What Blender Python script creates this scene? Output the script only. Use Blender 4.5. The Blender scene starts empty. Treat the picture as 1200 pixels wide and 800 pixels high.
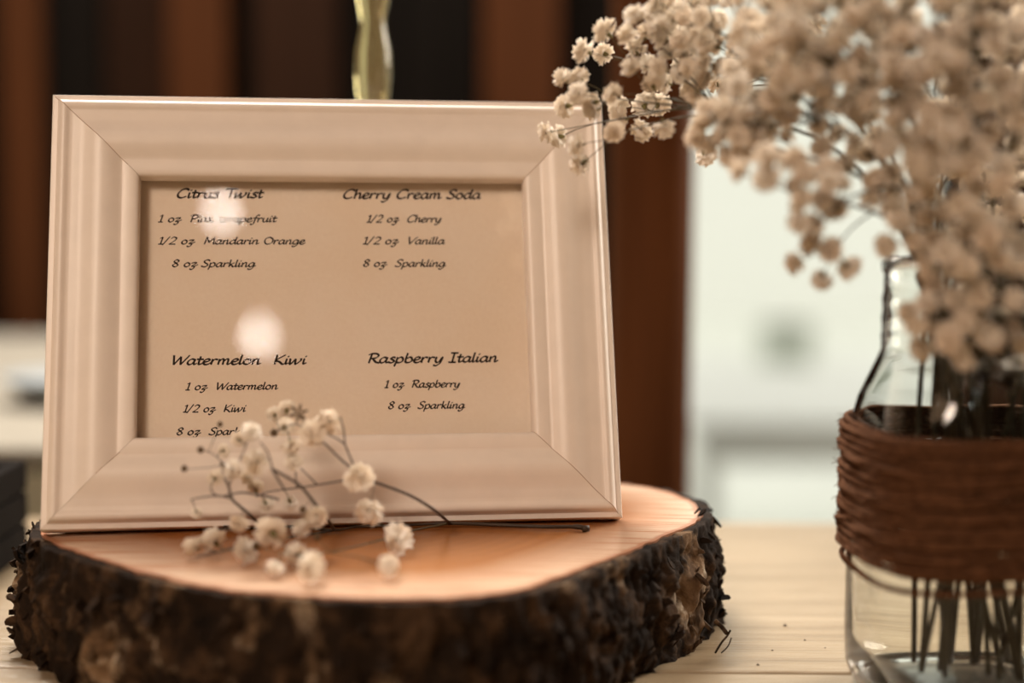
import bpy, bmesh, math, random
from mathutils import Vector, Matrix, Quaternion, noise
C = bpy.context.scene
COL = C.collection
PI = math.pi
random.seed(7)

# ---------------------------------------------------------------- camera, world, lights, exposure
ZC = 0.919                                   # lens height above the floor; table top is z = 0.75
FPX = 1800.0
PITCH = math.radians(5.5); ROLL = 0.00722883
cam = bpy.data.cameras.new('camera'); cam_o = bpy.data.objects.new('camera', cam); COL.objects.link(cam_o)
cam.sensor_width = 36.0; cam.lens = 36.0 * FPX / 1200.0
cam.clip_start = 0.02; cam.clip_end = 200
cam.dof.use_dof = True; cam.dof.focus_distance = 0.572
cam.dof.aperture_fstop = (cam.lens / 1000.0) / 0.0195
cam_o.matrix_world = Matrix.Translation((0, 0, ZC)) @ Matrix.Rotation(PI/2 - PITCH, 4, 'X') @ Matrix.Rotation(ROLL, 4, 'Z')
C.camera = cam_o
C.view_settings.view_transform = 'Standard'; C.view_settings.look = 'None'
C.view_settings.exposure = 0.0; C.view_settings.gamma = 1.0; C.view_settings.use_curve_mapping = False
C.cycles.use_denoising = True
C.cycles.max_bounces = 10; C.cycles.transparent_max_bounces = 16; C.cycles.transmission_bounces = 10
C.cycles.caustics_reflective = False; C.cycles.caustics_refractive = False
C.cycles.sample_clamp_indirect = 20.0

world = bpy.data.worlds.new('overcast_sky'); C.world = world; world.use_nodes = True
bgn = world.node_tree.nodes['Background']
bgn.inputs['Color'].default_value = (1.0, 0.99, 0.89, 1); bgn.inputs['Strength'].default_value = 1.10

def area(name, loc, target, sx, sy, power, col):
    l = bpy.data.lights.new(name, 'AREA'); l.shape = 'RECTANGLE'; l.size = sx; l.size_y = sy
    l.energy = power; l.color = col
    o = bpy.data.objects.new(name, l); COL.objects.link(o); o.location = loc
    o.rotation_euler = (Vector(target) - Vector(loc)).to_track_quat('-Z', 'Y').to_euler()
    return o
# area lamps added out of view to light the table and flowers
area('side_window_fill', (1.42, 1.55, 1.75), (0.05, 0.55, 0.85), 0.9, 1.2, 55, (1.0, 0.90, 0.78))  # added fill supplementing the doorway daylight, as if from a side window
area('back_left_fill', (-0.45, 1.5, 2.4), (-0.0, 0.55, 0.9), 0.9, 0.5, 75, (1.0, 0.92, 0.82))  # added to brighten the frame's top edge and the left flowers; no opening there
area('warm_front_fill', (-0.85, -0.80, 2.35), (-0.05, 0.55, 0.9), 1.3, 1.1, 7.5, (1.0, 0.62, 0.36))  # weak warm ambient fill added on the camera side
# added warm soft spot on the framed card, fading out before the bouquet
sl = bpy.data.lights.new('frame_fill_spot', 'SPOT'); sl.energy = 172; sl.color = (1.0, 0.82, 0.665); sl.shadow_soft_size = 0.36
sl.spot_size = math.radians(19); sl.spot_blend = 1.0
slo = bpy.data.objects.new('frame_fill_spot', sl); COL.objects.link(slo); slo.location = (-0.75, -1.1, 2.1)
slo.rotation_euler = (Vector((-0.105, 0.56, 0.885)) - slo.location).to_track_quat('-Z', 'Y').to_euler()

# ---------------------------------------------------------------- helpers
def rayat(px, py):
    u = px - 600; v = py - 400
    cr, sr = math.cos(ROLL), math.sin(ROLL)
    a = cr*u + sr*v; b = -sr*u + cr*v
    x = a/FPX; z = -b/FPX; c, s = math.cos(PITCH), math.sin(PITCH)
    return Vector((x, c + z*s, -s + z*c))
def at(px, py, d):                      # world point seen at a pixel, d metres in front of the lens
    r = rayat(px, py); r = r * (d / r.y); return Vector((r.x, r.y, r.z + ZC))
def atz(px, py, z):                     # world point seen at a pixel on the level z
    r = rayat(px, py); r = r * ((z - ZC) / r.z); return Vector((r.x, r.y, z))

def tag(o, label=None, cat=None, group=None, kind=None):
    if label: o['label'] = label
    if cat: o['category'] = cat
    if group: o['group'] = group
    if kind: o['kind'] = kind
    return o
def empty(name, loc, label=None, cat=None, group=None):
    o = bpy.data.objects.new(name, None); COL.objects.link(o); o.location = loc
    o.empty_display_size = 0.01
    return tag(o, label, cat, group)

class MB:                               # collects world-space geometry, builds one mesh object
    def __init__(s): s.v = []; s.f = []; s.m = []
    def add(s, vs, fs, mi=0):
        n = len(s.v); s.v += [tuple(v) for v in vs]
        s.f += [tuple(i+n for i in f) for f in fs]; s.m += [mi]*len(fs)
    def box(s, lo, hi, mi=0):
        x0,y0,z0 = lo; x1,y1,z1 = hi
        s.add([(x0,y0,z0),(x1,y0,z0),(x1,y1,z0),(x0,y1,z0),(x0,y0,z1),(x1,y0,z1),(x1,y1,z1),(x0,y1,z1)],
              [(3,2,1,0),(4,5,6,7),(0,1,5,4),(1,2,6,5),(2,3,7,6),(3,0,4,7)], mi)
    def tube(s, pts, rad, n=6, mi=0, cap=True):
        pts = [Vector(p) for p in pts]; k = len(pts)
        if not hasattr(rad, '__len__'): rad = [rad]*k
        up = None; vs = []
        for i, p in enumerate(pts):
            t = (pts[min(i+1,k-1)] - pts[max(i-1,0)])
            if t.length < 1e-9: t = Vector((0,0,1))
            t.normalize()
            if up is None: up = t.orthogonal().normalized()
            else:
                up = up - t*up.dot(t)
                up = t.orthogonal().normalized() if up.length < 1e-6 else up.normalized()
            b = t.cross(up)
            for j in range(n):
                a = 2*PI*j/n; vs.append(p + (up*math.cos(a) + b*math.sin(a))*rad[i])
        fs = []
        for i in range(k-1):
            for j in range(n):
                j2 = (j+1) % n; fs.append((i*n+j, i*n+j2, (i+1)*n+j2, (i+1)*n+j))
        if cap: fs.append(tuple(range(n-1,-1,-1))); fs.append(tuple((k-1)*n+j for j in range(n)))
        s.add(vs, fs, mi)
    def build(s, name, mats, parent=None, smooth=True, base=None, bevel=0):
        me = bpy.data.meshes.new(name)
        off = Vector(base) if base is not None else (world_loc(parent) if parent else Vector((0,0,0)))
        me.from_pydata([(v[0]-off.x, v[1]-off.y, v[2]-off.z) for v in s.v], [], s.f)
        if not isinstance(mats, (list, tuple)): mats = [mats]
        for m in mats: me.materials.append(m)
        me.polygons.foreach_set('material_index', s.m)
        me.polygons.foreach_set('use_smooth', [smooth]*len(s.f))
        me.update()
        o = bpy.data.objects.new(name, me); COL.objects.link(o)
        if parent: o.parent = parent; o.location = off - world_loc(parent)
        else: o.location = off
        if bevel:
            bv = o.modifiers.new('b', 'BEVEL'); bv.width = bevel; bv.segments = 2; bv.limit_method = 'ANGLE'
        return o
def world_loc(o):
    p = Vector(o.location)
    while o.parent: o = o.parent; p += Vector(o.location)
    return p
def catmull(P, n=8, closed=False):
    P = [Vector(p) for p in P]; k = len(P); out = []
    rng = range(k) if closed else range(k-1)
    for i in rng:
        if closed: a,b,c,d = P[(i-1)%k], P[i], P[(i+1)%k], P[(i+2)%k]
        else: a,b,c,d = P[max(i-1,0)], P[i], P[i+1], P[min(i+2,k-1)]
        for j in range(n):
            t = j/n
            out.append(0.5*((2*b) + (c-a)*t + (2*a-5*b+4*c-d)*t*t + (3*b-a-3*c+d)*t**3))
    if not closed: out.append(P[-1])
    return out

# ---------------------------------------------------------------- materials
def nmat(name):
    m = bpy.data.materials.new(name); m.use_nodes = True
    nt = m.node_tree; return m, nt, nt.nodes['Principled BSDF']
def simple(name, col, rough=0.5, spec=0.5, metal=0, noise_scale=None, amt=0.15, bump=0.0, trans=0.0):
    m, nt, p = nmat(name)
    p.inputs['Base Color'].default_value = (*col, 1); p.inputs['Roughness'].default_value = rough
    p.inputs['Specular IOR Level'].default_value = spec; p.inputs['Metallic'].default_value = metal
    if noise_scale:
        tc = nt.nodes.new('ShaderNodeTexCoord'); nz = nt.nodes.new('ShaderNodeTexNoise')
        nz.inputs['Scale'].default_value = noise_scale; nz.inputs['Detail'].default_value = 5
        nt.links.new(tc.outputs['Object'], nz.inputs['Vector'])
        r = nt.nodes.new('ShaderNodeValToRGB'); nt.links.new(nz.outputs['Fac'], r.inputs['Fac'])
        r.color_ramp.elements[0].position = 0.3; r.color_ramp.elements[1].position = 0.7
        r.color_ramp.elements[0].color = (*[c*(1-amt) for c in col], 1)
        r.color_ramp.elements[1].color = (*[min(1, c*(1+amt)) for c in col], 1)
        nt.links.new(r.outputs['Color'], p.inputs['Base Color'])
        if bump:
            b = nt.nodes.new('ShaderNodeBump'); b.inputs['Strength'].default_value = bump; b.inputs['Distance'].default_value = 0.001
            nt.links.new(nz.outputs['Fac'], b.inputs['Height']); nt.links.new(b.outputs['Normal'], p.inputs['Normal'])
    return m
def ramp(nt, fac, stops):
    r = nt.nodes.new('ShaderNodeValToRGB'); nt.links.new(fac, r.inputs['Fac'])
    e = r.color_ramp.elements
    while len(e) < len(stops): e.new(0.5)
    for i, (p, c) in enumerate(stops): e[i].position = p; e[i].color = (*c, 1)
    return r.outputs['Color']
def mapping(nt, scale, kind='Object', rot=(0,0,0), loc=(0,0,0)):
    tc = nt.nodes.new('ShaderNodeTexCoord'); mp = nt.nodes.new('ShaderNodeMapping')
    mp.inputs['Scale'].default_value = scale; mp.inputs['Rotation'].default_value = rot; mp.inputs['Location'].default_value = loc
    nt.links.new(tc.outputs[kind], mp.inputs['Vector']); return mp.outputs['Vector']
def tex_noise(nt, vec, scale, detail=6, rough=0.55, dist=0.0):
    n = nt.nodes.new('ShaderNodeTexNoise'); n.inputs['Scale'].default_value = scale; n.inputs['Detail'].default_value = detail
    n.inputs['Roughness'].default_value = rough; n.inputs['Distortion'].default_value = dist
    nt.links.new(vec, n.inputs['Vector']); return n.outputs['Fac']
def bumpn(nt, p, h, strength, dist):
    b = nt.nodes.new('ShaderNodeBump'); b.inputs['Strength'].default_value = strength; b.inputs['Distance'].default_value = dist
    nt.links.new(h, b.inputs['Height']); nt.links.new(b.outputs['Normal'], p.inputs['Normal'])
def wood_mat(name, c0, c1, stretch, rough=0.5, bump=0.3, spec=0.08):
    m, nt, p = nmat(name); p.inputs['Specular IOR Level'].default_value = spec
    v = mapping(nt, stretch); n = tex_noise(nt, v, 6.0, 8, 0.65, 0.4)
    nt.links.new(ramp(nt, n, [(0.3, c0), (0.7, c1)]), p.inputs['Base Color'])
    p.inputs['Roughness'].default_value = rough
    bumpn(nt, p, n, bump, 0.001)
    return m
def mix(nt, fac, a, b, op='MIX'):
    x = nt.nodes.new('ShaderNodeMix'); x.data_type = 'RGBA'; x.blend_type = op
    if isinstance(fac, float): x.inputs[0].default_value = fac
    else: nt.links.new(fac, x.inputs[0])
    for s, k in ((a, 6), (b, 7)):
        if isinstance(s, tuple): x.inputs[k].default_value = (*s, 1)
        else: nt.links.new(s, x.inputs[k])
    return x.outputs[2]
def mathn(nt, op, a, b=0.0, clamp=False):
    x = nt.nodes.new('ShaderNodeMath'); x.operation = op; x.use_clamp = clamp
    for s, k in ((a, 0), (b, 1)):
        if isinstance(s, (int, float)): x.inputs[k].default_value = s
        else: nt.links.new(s, x.inputs[k])
    return x.outputs[0]

M = {}
M['paint'] = simple('cream_paint', (0.83, 0.74, 0.665), 0.38, 0.5, noise_scale=90, amt=0.03, bump=0.04)
M['joint'] = simple('mitre_joint', (0.36, 0.22, 0.12), 0.7)
M['board'] = simple('backing_board', (0.10, 0.06, 0.035), 0.8)
M['ink'] = simple('brown_black_ink', (0.016, 0.007, 0.004), 0.6, 0.2)
m, nt, p = nmat('card_paper'); M['card'] = m
n1 = tex_noise(nt, mapping(nt, (1,1,1)), 22, 3, 0.5); n2 = tex_noise(nt, mapping(nt, (1,1,1)), 900, 2)
c = mix(nt, 0.12, ramp(nt, n1, [(0.3, (0.92,0.76,0.60)), (0.7, (0.95,0.82,0.69))]), ramp(nt, n2, [(0.35,(0.75,0.6,0.46)),(0.65,(0.98,0.88,0.76))]))
nt.links.new(c, p.inputs['Base Color']); p.inputs['Roughness'].default_value = 0.75; p.inputs['Specular IOR Level'].default_value = 0.2
# window glass of the frame: clear with a real Fresnel reflection
m, nt, p = nmat('clear_picture_glass'); nt.nodes.remove(p); M['pane'] = m
out = nt.nodes['Material Output']; tr = nt.nodes.new('ShaderNodeBsdfTransparent'); gl = nt.nodes.new('ShaderNodeBsdfGlossy')
gl.inputs['Roughness'].default_value = 0.0; fr = nt.nodes.new('ShaderNodeLayerWeight'); fr.inputs['Blend'].default_value = 0.5
ms = nt.nodes.new('ShaderNodeMixShader'); nt.links.new(mathn(nt, 'ADD', mathn(nt, 'MULTIPLY', mathn(nt, 'POWER', fr.outputs['Facing'], 5.0), 0.9), 0.04), ms.inputs[0]); nt.links.new(tr.outputs[0], ms.inputs[1]); nt.links.new(gl.outputs[0], ms.inputs[2])
nt.links.new(ms.outputs[0], out.inputs['Surface'])
# jar glass
m, nt, p = nmat('jar_glass'); M['glass'] = m
p.inputs['Base Color'].default_value = (0.97, 0.985, 0.965, 1); p.inputs['Roughness'].default_value = 0.0
p.inputs['Transmission Weight'].default_value = 1.0; p.inputs['IOR'].default_value = 1.36
m, nt, p = nmat('amber_green_glass'); M['green_glass'] = m
p.inputs['Base Color'].default_value = (0.74, 0.68, 0.36, 1); p.inputs['Roughness'].default_value = 0.12
p.inputs['Transmission Weight'].default_value = 0.75; p.inputs['IOR'].default_value = 1.45
# petals: thin, letting some light through
m, nt, p = nmat('white_petal'); M['petal'] = m
nt.nodes.remove(p); out = nt.nodes['Material Output']
df = nt.nodes.new('ShaderNodeBsdfDiffuse'); tl = nt.nodes.new('ShaderNodeBsdfTranslucent'); ms = nt.nodes.new('ShaderNodeMixShader')
oi = nt.nodes.new('ShaderNodeObjectInfo')
cc = ramp(nt, oi.outputs['Random'], [(0.0, (0.93,0.84,0.74)), (0.5, (0.95,0.89,0.81)), (1.0, (0.96,0.92,0.87))])
nt.links.new(cc, df.inputs['Color']); tl.inputs['Color'].default_value = (0.93,0.82,0.66,1); ms.inputs[0].default_value = 0.24
nt.links.new(df.outputs[0], ms.inputs[1]); nt.links.new(tl.outputs[0], ms.inputs[2]); nt.links.new(ms.outputs[0], out.inputs['Surface'])
M['calyx'] = simple('green_calyx', (0.16, 0.14, 0.045), 0.6)
M['stem'] = simple('green_brown_stem', (0.085, 0.065, 0.025), 0.55, noise_scale=60, amt=0.3)
M['drystem'] = simple('dry_brown_stem', (0.035, 0.018, 0.008), 0.6, noise_scale=80, amt=0.3)
M['bud'] = simple('dry_bud', (0.10, 0.06, 0.025), 0.7)
M['twine'] = simple('jute_twine', (0.115, 0.052, 0.026), 0.9, 0.1, noise_scale=500, amt=0.45, bump=0.6)
# log end grain
m, nt, p = nmat('sawn_end_grain'); M['endgrain'] = m
v0 = mapping(nt, (1,1,1)); nzd = nt.nodes.new('ShaderNodeTexNoise'); nzd.inputs['Scale'].default_value = 9; nzd.inputs['Detail'].default_value = 3
nt.links.new(v0, nzd.inputs['Vector'])
va = nt.nodes.new('ShaderNodeVectorMath'); va.operation = 'MULTIPLY_ADD'; va.inputs[1].default_value = (0.02,0.02,0.0)
nt.links.new(nzd.outputs['Color'], va.inputs[0]); nt.links.new(v0, va.inputs[2])
wv = nt.nodes.new('ShaderNodeTexWave'); wv.wave_type = 'RINGS'; wv.rings_direction = 'Z'; wv.inputs['Scale'].default_value = 55
wv.inputs['Distortion'].default_value = 0.6; wv.inputs['Detail'].default_value = 3; nt.links.new(va.outputs[0], wv.inputs['Vector'])
fine = tex_noise(nt, v0, 160, 6, 0.6)
base = ramp(nt, tex_noise(nt, v0, 7, 4), [(0.35, (0.27,0.092,0.024)), (0.65, (0.40,0.165,0.054))])
ringc = mix(nt, mathn(nt, 'MULTIPLY', wv.outputs['Fac'], 0.30), base, (0.28,0.11,0.035))
# outer sapwood is paler, with a thin red-brown inner bark line (distance from pith stored per vertex)
at_ = nt.nodes.new('ShaderNodeAttribute'); at_.attribute_name = 'rim'
sap = ramp(nt, at_.outputs['Fac'], [(0.0,(0,0,0)), (0.70,(0,0,0)), (0.92,(1,1,1))])
ringc = mix(nt, mathn(nt, 'MULTIPLY', sap, 0.7), ringc, (0.74,0.56,0.42))
rimline = ramp(nt, at_.outputs['Fac'], [(0.0,(0,0,0)), (0.975,(0,0,0)), (0.99,(1,1,1))])
ringc = mix(nt, mathn(nt, 'MULTIPLY', rimline, 0.8), ringc, (0.36,0.13,0.06))
saw = tex_noise(nt, mapping(nt, (2.0, 45, 1), rot=(0,0,0.25)), 9, 4, 0.6)
sawm = mathn(nt, 'MULTIPLY', ramp(nt, saw, [(0.50,(0,0,0)), (0.60,(1,1,1))]), ramp(nt, at_.outputs['Fac'], [(0.0,(0.04,)*3), (0.74,(0.06,)*3), (0.92,(0.75,)*3)]))
ringc = mix(nt, sawm, ringc, (0.42,0.19,0.10))
nt.links.new(ringc, p.inputs['Base Color']); p.inputs['Roughness'].default_value = 0.27; p.inputs['Specular IOR Level'].default_value = 0.75
bumpn(nt, p, mathn(nt, 'ADD', fine, mathn(nt, 'MULTIPLY', saw, 1.2)), 0.25, 0.0005)
# bark
def bark_mat(name, bright):
    m, nt, p = nmat(name)
    v = mapping(nt, (1,1,1)); a = tex_noise(nt, v, 62, 8, 0.7, 0.6); b = tex_noise(nt, mapping(nt,(1,1,1),loc=(3,1,2)), 26, 5, 0.65, 0.3)
    dark = ramp(nt, a, [(0.30,(0.004,0.0025,0.0018)), (0.52,(0.020,0.011,0.006)), (0.70,(0.10,0.055,0.028))])
    lich_lit = ramp(nt, b, [(0.0,(0,0,0)), (0.55,(0,0,0)), (0.64,(bright,)*3)])  # lichen patches; their brown and bright tones also paint lit highlights on the bark
    lc = ramp(nt, a, [(0.36,(0.10,0.055,0.028)), (0.52,(0.24,0.15,0.085)), (0.68,(0.72,0.63,0.50))])
    nt.links.new(mix(nt, lich_lit, dark, lc), p.inputs['Base Color']); p.inputs['Roughness'].default_value = 0.85; p.inputs['Specular IOR Level'].default_value = 0.12
    bumpn(nt, p, a, 0.9, 0.002)
    return m
M['bark'] = bark_mat('rough_bark', 0.92)
M['flake'] = bark_mat('bark_flake', 0.5)
# table
def table_mat(name, seed):
    m, nt, p = nmat(name)
    v = mapping(nt, (1.2, 14, 14), loc=(seed, seed*.7, 0)); n = tex_noise(nt, v, 7, 8, 0.62, 0.5)
    v2 = mapping(nt, (3, 60, 60), loc=(seed, 0, 0)); n2 = tex_noise(nt, v2, 12, 4, 0.6, 0.2)
    big = tex_noise(nt, mapping(nt, (1,1,1), loc=(seed,2,0)), 9, 3)
    c = ramp(nt, n, [(0.28,(0.20,0.14,0.08)), (0.48,(0.32,0.24,0.15)), (0.75,(0.42,0.33,0.22))])
    c = mix(nt, mathn(nt,'MULTIPLY', ramp(nt, n2, [(0.60,(0,0,0)),(0.72,(1,1,1))]), 0.55), c, (0.16,0.105,0.06))
    c = mix(nt, mathn(nt,'MULTIPLY', ramp(nt, big, [(0.40,(0,0,0)),(0.65,(1,1,1))]), 0.25), c, (0.34,0.25,0.15))
    nt.links.new(c, p.inputs['Base Color']); p.inputs['Roughness'].default_value = 0.30; p.inputs['Specular IOR Level'].default_value = 0.6
    bumpn(nt, p, mathn(nt,'ADD',n,n2), 0.5, 0.0012)
    return m
M['table'] = [table_mat('weathered_table_board', 1.3*i) for i in range(3)]
M['wallA'] = wood_mat('stained_board_dark', (0.004,0.003,0.002), (0.009,0.006,0.004), (8,8,0.6), 0.7)
M['wallB'] = wood_mat('stained_board_brown', (0.018,0.0075,0.0035), (0.032,0.0125,0.0055), (8,8,0.6), 0.65)
M['wallC'] = wood_mat('stained_board_russet', (0.060,0.020,0.0065), (0.090,0.030,0.010), (8,8,0.6), 0.6)
M['post'] = wood_mat('russet_post_wood', (0.075,0.027,0.010), (0.135,0.050,0.018), (14,14,0.8), 0.5)
M['floorwood'] = wood_mat('dark_floor_wood', (0.05,0.028,0.016), (0.10,0.058,0.034), (1,9,9), 0.5)
M['plaster'] = simple('warm_plaster', (0.22,0.12,0.06), 0.9, noise_scale=4, amt=0.12)
M['cloth'] = simple('pale_table_cloth', (0.27,0.245,0.20), 0.9, noise_scale=25, amt=0.08)
M['cloth2'] = simple('sage_cloth', (0.50,0.50,0.38), 0.9, noise_scale=18, amt=0.12)
M['crate'] = simple('dark_crate_wood', (0.010,0.008,0.007), 0.8, 0.05, noise_scale=14, amt=0.4)
M['white'] = simple('white_garden_paint', (0.93,0.93,0.89), 0.6)
M['sage'] = simple('sage_box', (0.66,0.70,0.62), 0.7)
M['ground'] = simple('pale_terrace', (0.86,0.87,0.81), 0.8, noise_scale=3, amt=0.05)
M['plate'] = simple('grey_blue_ceramic', (0.30,0.33,0.35), 0.3)
M['brass'] = simple('aged_brass', (0.55,0.38,0.16), 0.35, metal=1)
M['black'] = simple('black_cable', (0.01,0.01,0.01), 0.5)
M['speck'] = simple('dark_crumb', (0.05,0.03,0.015), 0.9)
m, nt, p = nmat('lit_bulb'); M['bulb'] = m
p.inputs['Base Color'].default_value = (1,0.9,0.75,1); p.inputs['Emission Color'].default_value = (1.0,0.92,0.84,1); p.inputs['Emission Strength'].default_value = 38

# ---------------------------------------------------------------- room shell
def struct(mb, name, mat, parent=None, **k):
    o = mb.build(name, mat, parent, smooth=False, **k)
    if not parent: o['kind'] = 'structure'
    return o
fl = MB(); fl.box((-2.6,-3.4,-0.06),(1.7,2.0,-0.001)); floor = struct(fl, 'floor', M['floorwood'])
for i in range(22):
    b = MB(); y = -3.4 + i*0.245; b.box((-2.6,y+0.003,-0.001),(1.7,y+0.242,0.012)); b.build('floor_board', M['floorwood'], floor, smooth=False)
ce = MB(); ce.box((-2.6,-3.4,3.1),(1.7,2.0,3.2)); struct(ce, 'ceiling', M['plaster'])
w = MB(); w.box((-2.7,-3.4,0),(-2.6,2.0,3.1)); struct(w, 'wall_left', M['plaster'])
w = MB(); w.box((-2.6,-3.5,0),(1.7,-3.4,3.1)); struct(w, 'wall_front', M['plaster'])
w = MB()
w.box((1.7,-3.4,0),(1.8,0.95,3.1)); w.box((1.7,2.0,0),(1.8,2.2,3.1)); w.box((1.7,0.95,0),(1.8,2.0,1.0)); w.box((1.7,0.95,2.5),(1.8,2.0,3.1))
struct(w, 'wall_right', M['plaster'])
w = MB()
for (y0,y1,z0,z1) in ((0.95,1.0,1.0,2.5),(1.95,2.0,1.0,2.5),(1.0,1.95,1.0,1.05),(1.0,1.95,2.45,2.5),(1.46,1.49,1.05,2.45)): w.box((1.7,y0,z0),(1.76,y1,z1))
struct(w, 'window_1', M['white'])  # window out of view, put in to carry the side fill lamp
# back wall of vertical stained boards, open on the right to the daylight
YB = 1.92
def bx(px): return (px-600)/FPX*YB
wb = MB(); wb.box((-2.6,YB+0.05,0),(bx(745),YB+0.09,3.1)); wb.box((bx(1115),YB+0.05,0),(1.7,YB+0.09,3.1)); wb.box((bx(745),YB+0.05,2.7),(bx(1115),YB+0.09,3.1))
wallb = struct(wb, 'wall_back', M['wallA'])
boards = [(-170,-95,'B',0),(-92,-20,'A',.01),(-18,9,'A',.02),(12,52,'C',-.03),(55,120,'A',.012),(123,200,'B',.016),(205,268,'C',-.025),(272,298,'A',.03),
          (301,396,'B',-.01),(399,470,'A',.02),(473,560,'A',.0),(565,650,'C',-.03),(654,735,'A',.02)]
x = bx(-170)
k = 0
while x > -2.5:
    wd = 0.09 + 0.05*random.random(); boards.append(((x-wd)/YB*FPX+600, (x-.004)/YB*FPX+600, 'ABCAB'[k % 5], 0.01*(k%3))); x -= wd; k += 1
x = bx(1117)
while x < 1.6:
    wd = 0.09 + 0.05*random.random(); boards.append((x/YB*FPX+600, (x+wd-.004)/YB*FPX+600, 'ABAAB'[k % 5], 0.01*(k%3))); x += wd; k += 1
for (a, b_, c_, dz) in boards:
    b = MB(); b.box((bx(a), YB+dz, 0.012),(bx(b_), YB+0.05, 3.1)); b.build('wall_board', M['wall'+c_], wallb, smooth=False, bevel=0.003)

# russet timber post just behind the table, lit on its right edge by the doorway
def post(cx, cy, wx, wy):
    root = empty('timber_post', (cx, cy, 0.012), 'russet timber post rising behind the table edge, right of the picture frame', 'post')
    mb = MB(); pts = []
    n = 9; r = 0.020
    for (sx, sy, a0) in ((1,1,0),(-1,1,90),(-1,-1,180),(1,-1,270)):
        for i in range(n):
            a = math.radians(a0 + 90*i/(n-1)); pts.append((cx+sx*(wx-r)+r*math.cos(a), cy+sy*(wy-r)+r*math.sin(a)))
    k = len(pts); lv = [0.012, 0.5, 1.0, 1.5, 2.0, 3.1]; vs = []
    for z in lv: vs += [(px, py, z) for px, py in pts]
    fs = [(i*k+j, i*k+(j+1)%k, (i+1)*k+(j+1)%k, (i+1)*k+j) for i in range(len(lv)-1) for j in range(k)]
    fs += [tuple(range(k-1,-1,-1)), tuple((len(lv)-1)*k+j for j in range(k))]
    mb.add(vs, fs); mb.build('shaft', M['post'], root)
    mb = MB(); mb.box((cx-wx-.01,cy-wy-.01,0.012),(cx+wx+.01,cy+wy+.01,0.13)); mb.build('plinth', M['post'], root, smooth=False, bevel=0.004)
post(0.0885, 0.985, 0.0265, 0.026)

# ---------------------------------------------------------------- outside the doorway
g = MB(); g.box((-9,2.02,-0.2),(14,30,-0.02)); struct(g, 'ground', M['ground'])
b = MB(); b.box((-6,12,-0.02),(12,12.4,5.0)); o = struct(b, 'wall_garden', M['white'])
root = empty('garden_bench', (0.85, 3.7, -0.02), 'wide white slatted garden bench standing outside beyond the bright doorway', 'bench')
for i in range(15):
    b = MB(); b.box((0.36, 3.05+i*0.085, 0.445),(1.35, 3.127+i*0.085, 0.467)); b.build('seat_slat', M['white'], root, smooth=False)
b = MB(); b.box((0.38,3.06,0.38),(1.33,3.08,0.445)); b.build('apron', M['white'], root, smooth=False)
for (lx, ly) in ((0.38,3.08),(1.29,3.08),(0.38,4.26),(1.29,4.26)):
    b = MB(); b.box((lx,ly,-0.02),(lx+.04,ly+.04,0.445)); b.build('leg', M['white'], root, smooth=False)
b = MB(); x0 = at(905,0,4.1).x; x1 = at(962,0,4.1).x
b.box((x0,4.08,0.467),(x1,4.2,0.575)); b.box((x0-.005,4.075,0.56),(x1+.005,4.205,0.575))
o = b.build('planter_box', M['sage'], None, smooth=False, base=((x0+x1)/2,4.14,0.467)); tag(o, 'small sage grey planter box standing on the white garden bench', 'planter')

# ---------------------------------------------------------------- second table, crate, dish (far left, blurred)
root = empty('side_table', (-0.55, 1.5, 0.012), 'pale cloth covered table in the blurred background left of the picture frame', 'table')
b = MB(); b.box((-1.1,1.0,0.735),(-0.29,1.80,0.75)); b.build('tabletop', M['cloth'], root, smooth=False, bevel=0.004)
for (lx, ly) in ((-1.05,1.1),(-0.38,1.1),(-1.05,1.78),(-0.38,1.78)):
    b = MB(); b.box((lx,ly,0.012),(lx+.04,ly+.04,0.735)); b.build('leg', M['crate'], root, smooth=False)
b = MB(); vs = []; K = 80
for j, z in enumerate((0.735, 0.55, 0.36, 0.16)):
    for i in range(K+1):
        t = i/K; vs.append((-1.1+0.81*t, 0.99 + (0.004+0.012*j)*math.sin(t*60+j*.3), z))
b.add(vs, [(j*(K+1)+i, j*(K+1)+i+1, (j+1)*(K+1)+i+1, (j+1)*(K+1)+i) for j in range(3) for i in range(K)])
o = b.build('cloth_drop', M['cloth2'], root); o['label'] = 'sage green hanging front of the table cloth'
def lathe(prof, n=32, centre=(0,0,0), sq=None):
    vs = []; fs = []
    for i, (r, z) in enumerate(prof):
        for j in range(n):
            a = 2*PI*j/n; c_, s_ = math.cos(a), math.sin(a); f = 1.0
            if sq:
                e = sq[i]
                if e: 
                    q = 2 + e; f = 1.0/((abs(c_)**q + abs(s_)**q)**(1.0/q))
            vs.append((centre[0]+r*f*c_, centre[1]+r*f*s_, centre[2]+z))
    for i in range(len(prof)-1):
        for j in range(n):
            j2 = (j+1) % n; fs.append((i*n+j, i*n+j2, (i+1)*n+j2, (i+1)*n+j))
    return vs, fs
b = MB(); b.add(*lathe([(0.0,0.0),(0.03,0.0),(0.034,0.006),(0.05,0.02),(0.052,0.022),(0.047,0.02),(0.03,0.008),(0.0,0.007)], 28, (-0.356,1.22,0.75)))
o = b.build('dish', M['plate'], None, base=(-0.356,1.22,0.75)); tag(o, 'small grey blue dish on the pale side table left of the frame', 'dish')
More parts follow.
